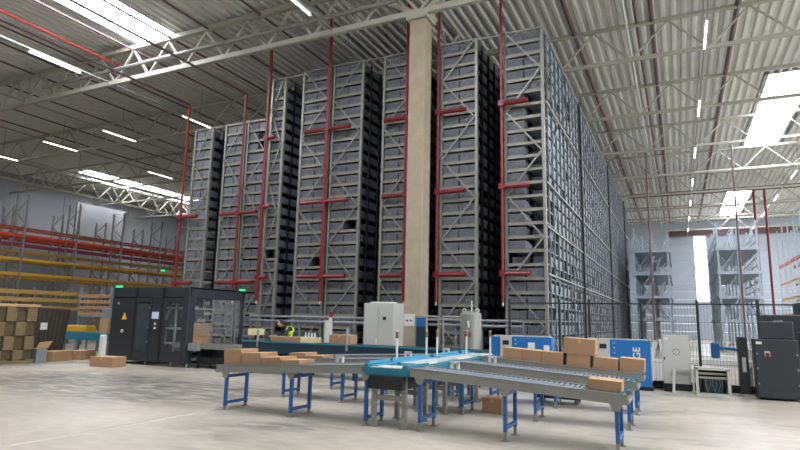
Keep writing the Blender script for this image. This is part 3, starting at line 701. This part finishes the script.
# ------------------------------------------------------------------ cabinets, tank, rails in front of the racks
t = thing('control_cabinet', (-8.46, 16.3, 0), 'tall pale grey control cabinet with two doors before the concrete column', 'cabinet')
MB().box(-8.98, -7.92, 16.02, 16.75, 0, 2.2).build('cabinet_body', 'cab', t, .015)
for a, b in ((-8.96, -8.46), (-8.44, -7.94)): 
    dd_ = MB().box(a, b, 16.0, 16.02, .12, 2.16).build('door', 'cab', t)
    if a < -8.9: MB().box(-8.52, -8.49, 15.97, 16.0, .95, 1.1).build('handle', 'white', dd_)
    else: MB().box(-8.28, -8.18, 15.985, 16.0, 1.68, 1.78).build('cable_port', 'black', dd_)
MB().box(-8.8, -8.1, 16.1, 16.6, 2.2, 2.24).build('roof_plate', 'white', t)
t = thing('air_tank', (-5.53, 16.3, 0), 'upright pale cylindrical air tank between column and blue compressor', 'tank')
MB().lathe((-5.53, 16.3, 0), [(.24, .12), (.3, .2), (.31, .25), (.31, 1.88), (.3, 1.92), (.27, 1.95), (.05, 1.99)], 28).build('vessel', 'galv', t)
for i in range(3):
    a = i*2.1+.5; MB().box(-5.53+.24*math.cos(a)-.03, -5.53+.24*math.cos(a)+.03, 16.3+.24*math.sin(a)-.03, 16.3+.24*math.sin(a)+.03, 0, .3).build('leg', 'cab', t)
for dx in (-.2, .2): MB().torus((-5.53+dx, 16.3, 2.01), .05, .014).build('lifting_lug', 'white', t)
MB().tube((-5.5, 16.3, 1.95), (-5.5, 16.3, 2.3), .02).tube((-5.5, 16.25, .8), (-5.5, 15.96, 1.7), .03).build('valve_pipe', 'white', t)
MB().box(-5.62, -5.57, 15.94, 15.99, 1.2, 1.35).box(-5.46, -5.41, 15.94, 15.99, 1.25, 1.38).build('gauge', 'amber', t)
t = thing('guard_rail', (-8, 18.6, 0), 'grey double guard rail along the foot of the bin racks', 'rail')
mb = MB()
for z in (1.55, 1.72): mb.tube((-15.8, 18.7, z), (-4.6, 18.7, z), .05)
mb.build('rail_tube', 'galvd', t)
for x in (-15.8, -13.4, -11.1, -9.6, -6.9, -6.0, -4.6): MB().box(x-.04, x+.04, 18.75, 18.82, 0, 1.75).build('rail_post', 'galvd', t)
t = thing('door_frame_gate', (-7.1, 17.2, 0), 'grey tube gate frame with blue sign right of the concrete column', 'gate')
MB().path([(-7.72, 17.2, 0), (-7.72, 17.2, 1.82), (-6.92, 17.2, 1.82), (-6.92, 17.2, 0)], .03).path([(-6.75, 17.2, 0), (-6.75, 17.2, 1.82), (-5.9, 17.2, 1.82), (-5.9, 17.2, 0)], .03).build('gate_frame', 'galv', t)
MB().box(-7.68, -7.35, 17.18, 17.2, 1.5, 1.78).build('sign_board', 'blue', t); MB().box(-7.68, -7.35, 17.18, 17.2, .6, 1.5).build('lower_panel', 'navy', t)
t = thing('electric_post', (-9.75, 15.9, 0), 'slim white junction post with a red lamp behind the dark belt', 'post')
MB().box(-10.38, -10.18, 15.95, 16.1, 0, 1.62).build('post_box', 'white', t); MB().tube((-10.2, 16.0, 1.62), (-10.2, 16.0, 1.72), .06, 10).build('lamp_base', 'white', t); MB().tube((-10.2, 16.0, 1.72), (-10.2, 16.0, 1.9), .05, 10).build('red_lamp', 'red', t)
t = thing('tube_stand', (-9.3, 15.5, 0), 'low galvanised tube stand just left of the grey control cabinet', 'stand')
MB().path([(-9.5, 15.7, 0), (-9.5, 15.7, 1.18), (-9.1, 15.7, 1.18), (-9.1, 15.7, 0)], .04).build('tube_frame', 'galv', t)

# ------------------------------------------------------------------ blue compressors
def compressor(x0, xp, x1, label, letters):
    t = thing('compressor', ((x0+x1)/2, 16.8, 0), label, 'compressor')
    MB().box(x0, x1-.02, 16.74, 17.2-.4+.55, .08, 1.28).build('casing', 'bluec', t, .02)
    MB().box(xp, x1, 16.7, 16.74, .1, 1.29).build('front_panel', 'bluec', t, .01)
    c_ = MB().box(xp-.34, xp, 16.69, 16.74, .5, 1.29).build('control_panel', 'cab', t)
    MB().box(xp-.26, xp-.08, 16.675, 16.69, 1.05, 1.17).build('display', 'black', c_)
    MB().box(x0+.05, x1-.08, 16.76, 17.2, 1.28, 1.31).build('lid', 'cab', t)
    MB().box(x0, x1+.02, 16.72, 17.3, 0, .08).build('plinth', 'black', t)
    for z in (.95, 1.08, 1.2): MB().box(xp+.1, xp+.13, 16.69, 16.7, z-.015, z+.015).build('latch', 'white', t)
    if letters:
        mw = Matrix.Translation((-.98, 16.69, .8)) @ Matrix.Rotation(-PI/2, 4, 'Y') @ Matrix.Rotation(PI/2, 4, 'X')
        ptxt('GE', .25, 'white', 'lettering', t, mw)
        MB().box(x1, x1+.03, 16.8, 17.1, .25, 1.1).build('side_vent', 'white', t)
    else:
        MB().box(-3.95, -3.75, 16.69, 16.7, .95, 1.13).box(-3.5, -3.34, 16.69, 16.7, .85, 1.07).box(-4.75, -4.45, 16.73, 16.74, 1.18, 1.28).build('notice_label', 'white', t)
compressor(-5.05, -4.42, -3.28, 'low blue compressor behind the row of cartons, right of the tank', False)
compressor(-2.35, -1.73, -.72, 'blue compressor with white GE lettering behind the conveyor ends', True)
# grey cabinet and frames at the fence
t = thing('electric_cabinet', (-.13, 17.2, 0), 'pale grey floor cabinet with black plinth right of the lettered compressor', 'cabinet')
MB().box(-.45, .2, 17.0, 17.35, .2, 1.45).build('cabinet_body', 'cab', t, .01)
dd_ = MB().box(-.43, .18, 16.98, 17.0, .22, 1.43).build('door', 'cab', t)
MB().box(-.42, -.39, 16.965, 16.98, .8, .88).build('handle', 'black', dd_); MB().box(-.4, -.3, 16.97, 16.98, 1.32, 1.38).build('label_plate', 'white', dd_)
mb = MB()
for a in range(8): 
    an = a*PI/4; mb.box(-.12+.08*math.cos(an)-.012, -.12+.08*math.cos(an)+.012, 16.97, 16.98, 1.02+.08*math.sin(an)-.012, 1.02+.08*math.sin(an)+.012)
mb.build('vent_holes', 'black', dd_)
MB().box(-.45, .2, 17.0, 17.35, 0, .2).build('plinth', 'black', t)
t = thing('leaning_frame', (.05, 16.85, 0), 'empty pale metal frame leaning against the grey floor cabinet', 'frame')
MB().bar((-.22, 16.72, 0), (-.18, 16.9, .62), .05).bar((.25, 16.68, 0), (.24, 16.9, .6), .05).bar((-.2, 16.9, .6), (.24, 16.9, .58), .05).bar((-.22, 16.72, .03), (.25, 16.68, .03), .05).build('frame_bars', 'cab', t)
t = thing('control_box', (.65, 16.8, 0), 'low open metal housing with dark wiring on the floor before the fence', 'electrical box')
MB().box(.3, .36, 16.55, 16.95, .04, .66).box(1.0, 1.06, 16.55, 16.95, .04, .66).box(.3, 1.06, 16.55, 16.95, .62, .68).box(.3, 1.06, 16.55, 16.95, .0, .05).build('housing', 'cab', t)
MB().box(.36, 1.0, 16.9, 16.94, .05, .62).build('back_panel', 'black', t)
MB().box(.36, 1.0, 16.7, 16.75, .5, .55).box(.36, 1.0, 16.7, 16.75, .4, .45).build('din_rail', 'cab', t)
mb = MB()
for i in range(9):
    x = .42+i*.065; mb.path([(x, 16.72, .42), (x+random.uniform(-.06, .06), 16.68, .25), (x+random.uniform(-.08, .08), 16.72, .07)], .006, 5)
mb.build('wiring', 'galvd', t)
MB().box(.5, .85, 16.74, 16.85, .06, .36).build('transformer', 'navy', t)

# ------------------------------------------------------------------ wire fence
t = thing('safety_fence', (-1, 17.5, 0), 'dark wire mesh safety fence behind the compressors and cabinets', 'fence')
YFN = 17.55
posts = [-4.7, -3.2, -2.35, -.95, .45, 1.85, 3.3, 4.8, 6.3]
for x in posts: MB().box(x-.035, x+.035, YFN-.03, YFN+.03, 0, 2.4).build('post', 'wire', t)
for a, b in zip(posts, posts[1:]):
    mb = MB(); n = int((b-a)/.075)
    for i in range(1, n): 
        x = a + (b-a)*i/n; mb.box(x-.003, x+.003, YFN-.003, YFN+.003, .15, 2.28)
    for z in (.15, .7, 1.25, 1.8): mb.box(a, b, YFN-.004, YFN+.004, z-.004, z+.004)
    mb.box(a, b, YFN-.012, YFN+.012, 2.26, 2.3)
    mb.build('mesh_panel', 'wire', t)
t = thing('fence_kerb', (0, 17.6, 0), 'low black kerb strip running under the wire fence', 'kerb')
MB().box(-.9, 6.3, 17.6, 17.7, 0, .2).build('kerb_strip', 'black', t)
# dark gate cabinet at the right
t = thing('switch_cabinet', (2.1, 16.7, 0), 'dark anthracite cabinet at the right edge with red rotary switch', 'cabinet')
MB().box(1.6, 2.5, 16.5, 17.1, .04, 1.42).build('cabinet_body', 'machine', t, .015)
dd_ = MB().box(1.62, 2.48, 16.47, 16.5, .06, 1.4).build('door', 'machine', t)
MB().box(1.8, 1.92, 16.46, 16.47, 1.02, 1.14).build('switch_plate', 'cab', dd_); MB().tube((1.86, 16.43, 1.06), (1.86, 16.46, 1.06), .045, 12).build('rotary_switch', 'red', dd_)
MB().box(1.64, 1.76, 16.465, 16.47, 1.3, 1.36).build('label_plate', 'white', dd_)
for z in (.35, .7, 1.05): MB().box(2.44, 2.47, 16.45, 16.47, z, z+.05).box(1.63, 1.66, 16.45, 16.47, z, z+.05).build('hinge', 'galv', dd_)
MB().box(1.75, 2.45, 16.6, 17.0, 1.42, 1.85).build('upper_box', 'machine', t, .02)
MB().box(2.6, 4.2, 16.9, 17.4, .04, 1.6).build('side_cabinet', 'machine', t, .02)
MB().box(1.28, 1.5, 16.9, 17.1, .1, 1.45).build('hinged_gate', 'wire', t); MB().box(1.36, 1.44, 16.86, 16.9, .6, .95).build('gate_lock', 'cab', t)
t = thing('guarded_machine', (3.4, 19.3, 0), 'dark machine with vents behind the switch cabinet at the right', 'machine')
MB().box(2.1, 4.6, 18.6, 20.0, 0, 2.05).build('machine_body', 'machine', t, .03); MB().box(3.0, 4.8, 18.8, 20.2, 2.05, 2.4).build('top_unit', 'navy', t, .02); MB().box(2.3, 2.5, 18.5, 18.6, .5, 1.9).build('pillar', 'galv', t)
# machinery behind the fence
t = thing('palletiser', (1.4, 21, 0), 'blue and white handling robot behind the wire fence', 'robot')
MB().box(.8, 1.2, 20.8, 21.2, 0, .72).build('pedestal', 'white', t); MB().box(.85, 1.1, 20.85, 21.15, .72, 1.2).build('turret', 'blue', t, .05); MB().bar((1.0, 21, 1.05), (1.9, 21, .98), .09).build('arm', 'blue', t, .03); MB().box(1.85, 2.1, 20.85, 21.15, .7, 1.02).build('gripper', 'cab', t)
for y0, lb in ((19.6, 'long white low conveyor table behind the wire fence, nearer of two'), (22.4, 'long white low conveyor table behind the blue handling robot')):
    t = thing('transfer_table', (1.1, y0, 0), lb, 'table')
    MB().box(.2, 2.0, y0, y0+.55, .55, .72).build('table_top', 'white', t)
    for x in (.4, 1.8):
        for y in (y0+.1, y0+.45): MB().box(x-.03, x+.03, y-.03, y+.03, 0, .55).build('leg', 'galv', t)
t = thing('white_machine', (-.7, 21, 0), 'white machine parts seen through the fence beside the grey cabinet', 'machine')
MB().box(-1.2, -.3, 20.5, 21.5, 0, .6).build('base', 'white', t); MB().bar((-.9, 21, .6), (-.75, 21, 1.2), .15).bar((-.6, 21, 1.25), (-.5, 21, .6), .12).build('arm', 'white', t)

# ------------------------------------------------------------------ steel towers at the far right
def tower(x0, x1, y0, y1, label, decks, top, rs):
    t = thing('shelving_tower', ((x0+x1)/2, y0, 0), label, 'steel tower')
    n = 5
    for i in range(n):
        y = y0+(y1-y0)*i/(n-1)
        for x in (x0, (x0+x1)/2, x1): MB().box(x-.06, x+.06, y-.06, y+.06, 0, top).build('post', 'steel', t)
    for z in decks:
        MB().box(x0-.1, x1+.1, y0-.1, y1+.1, z-.08, z).build('deck', 'steel', t)
        MB().box(x0-.15, x0-.1, y0-.1, y1+.1, z-.12, z+.08).box(x1+.1, x1+.15, y0-.1, y1+.1, z-.12, z+.08).box(x0-.1, x1+.1, y0-.15, y0-.1, z-.12, z+.08).build('deck_edge', 'steel', t)
        for xx in (x0, x1): MB().tube((xx, y0, z+1.05), (xx, y1, z+1.05), .03).tube((xx, y0, z+.55), (xx, y1, z+.55), .03).build('handrail', 'steel', t)
    lv = [0] + decks + [top]
    for a, b in zip(lv, lv[1:]):
        for i in range(n-1):
            ya_, yb_ = y0+(y1-y0)*i/(n-1), y0+(y1-y0)*(i+1)/(n-1)
            MB().bar((x1, ya_, a), (x1, yb_, b), .05).build('brace', 'steel', t); MB().bar((x0, yb_, a), (x0, ya_, b), .05).build('brace', 'steel', t)
        MB().bar((x0, y0, a), ((x0+x1)/2, y0, b), .05).build('brace', 'steel', t)
    for i in range(int((y1-y0)/.8)):
        for z in decks: 
            if (i+int(z*3)) % 3: MB().bar((rs.uniform(x0, x1), y0+i*.8, z), (rs.uniform(x0, x1), y0+i*.8+.3, z+1.3), .06).build('stair_bar', 'steel', t)
    return t
rs = random.Random(3)
tower(-2.75, -.5, 45, 57, 'left steel service tower beside the long rack side', [2.1, 3.7, 5.35, 7.0], 8.7, rs)
tower(2.65, 5.0, 45, 57, 'right steel service tower in front of the far tall window', [2.1, 3.7, 5.35, 7.0], 8.9, rs)
for X, Y, lb in ((-1.6, 44.6, 'standing before the left service tower'), (3.9, 44.6, 'standing before the right service tower'), (6.7, 60, 'right of the right service tower'), (7.55, 60, 'nearest the right pallet racking')):
    tag(MB().tube((X, Y, 0), (X, Y, 14.2), .1 if Y > 50 else .06).build('fire_riser', 'red' if Y > 50 else 'redd'), 'tall thin red fire riser far back, ' + lb, 'fire pipe')
# ------------------------------------------------------------------ pallet racking
def pallet_rack(name, xf, dpt, ys, top, levels, label, m_up='galv', sgn=-1):
    t = thing(name, (xf, ys[0], 0), label, 'pallet rack')
    for y in ys:
        mb = MB()
        for x in (xf, xf+sgn*dpt): mb.box(x-.05, x+.05, y-.05, y+.05, 0, top)
        z = .3; s_ = 0
        while z+.75 < top:
            mb.bar((xf if s_ else xf+sgn*dpt, y, z), (xf+sgn*dpt if s_ else xf, y, z+.75), .045); z += .75; s_ = 1-s_
        mb.build('upright_frame', m_up, t)
    for z, ma, mb2, h in levels:
        for a, b in zip(ys, ys[1:]):
            MB().box(xf-.03, xf+.03, a+.05, b-.05, z-h/2, z+h/2).build('load_beam', ma, t)
            MB().box(xf+sgn*dpt-.03, xf+sgn*dpt+.03, a+.05, b-.05, z-h/2, z+h/2).build('load_beam', mb2, t)
    return t
YS = [14.4+3.45*i for i in range(10)]
LV = [(6.75, 'orangd', 'orangd', .12), (6.3, 'orange', 'orangd', .16), (5.75, 'magenta', 'magenta', .12), (5.3, 'yellowd', 'yellowd', .12), (4.85, 'yellow', 'yellowd', .16), (3.95, 'yellow', 'yellowd', .18)]
pallet_rack('pallet_rack', -36, 1.1, YS, 8.9, LV, 'long front pallet racking with orange and yellow beams along the left side')
pallet_rack('pallet_rack', -39.5, 1.1, [y+1.2 for y in YS], 8.6, [(6.5, 'orange', 'orangd', .14), (5.0, 'yellow', 'yellowd', .14), (3.9, 'yellow', 'yellowd', .14)], 'second pallet racking row standing behind the orange and yellow front row')
t = thing('goods_shelf', (-30, 20, 0), 'low weathered timber shelf behind the flat carton pallet', 'shelf')
for z in (1.85, 2.25, 2.62):
    MB().box(-30.6, -29.4, 12.5, 21.2, z, z+.12).build('shelf_board', 'woodd', t)
    MB().box(-29.4, -29.35, 12.5, 21.2, z-.05, z+.16).build('edge_board', 'yellowd', t)
for y in (12.6, 15.4, 18.3, 21.1):
    for x in (-30.55, -29.45): MB().box(x-.05, x+.05, y-.05, y+.05, 0, 2.9).build('post', 'galvd', t)
tag(MB().box(-53.2, -53, 36.1, 41.6, 0, 12.5).build('partition_panel', 'wallpale'), 'tall pale grey partition behind the left pallet racking', 'partition')
pallet_rack('pallet_rack', 9.2, 1.2, [46, 49, 52, 55, 58, 61, 64, 67], 11.2, [(7.55, 'orange', 'red', .3), (5.85, 'yellow', 'yellowd', .22), (4.35, 'yellow', 'yellowd', .22), (2.9, 'yellow', 'yellowd', .22)], 'pallet racking with red and yellow beams at the right edge', 'steel', 1)
# exit sign over the left racking
tag(MB().box(-35.95, -35.85, 31.85, 32.15, 5.0, 5.13).build('exit_lamp', 'green'), 'small lit green sign hanging at the left pallet racking', 'sign')
MB().tube((-35.9, 32, 5.13), (-35.9, 32, 5.22), .01, 5).build('hanger', 'black', bpy.data.objects['exit_lamp'])

# ------------------------------------------------------------------ light
w = bpy.data.worlds.new('world'); S.world = w; w.use_nodes = True
bg = w.node_tree.nodes['Background']; bg.inputs['Color'].default_value = (.93, .97, 1, 1); bg.inputs['Strength'].default_value = 2.3
S.view_settings.view_transform = 'Standard'; S.view_settings.look = 'None'
S.view_settings.exposure = .85; S.view_settings.gamma = 1; S.view_settings.use_curve_mapping = False
S.cycles.use_denoising = True
S.cycles.max_bounces = 8; S.cycles.diffuse_bounces = 4
S.cycles.sample_clamp_indirect = 6
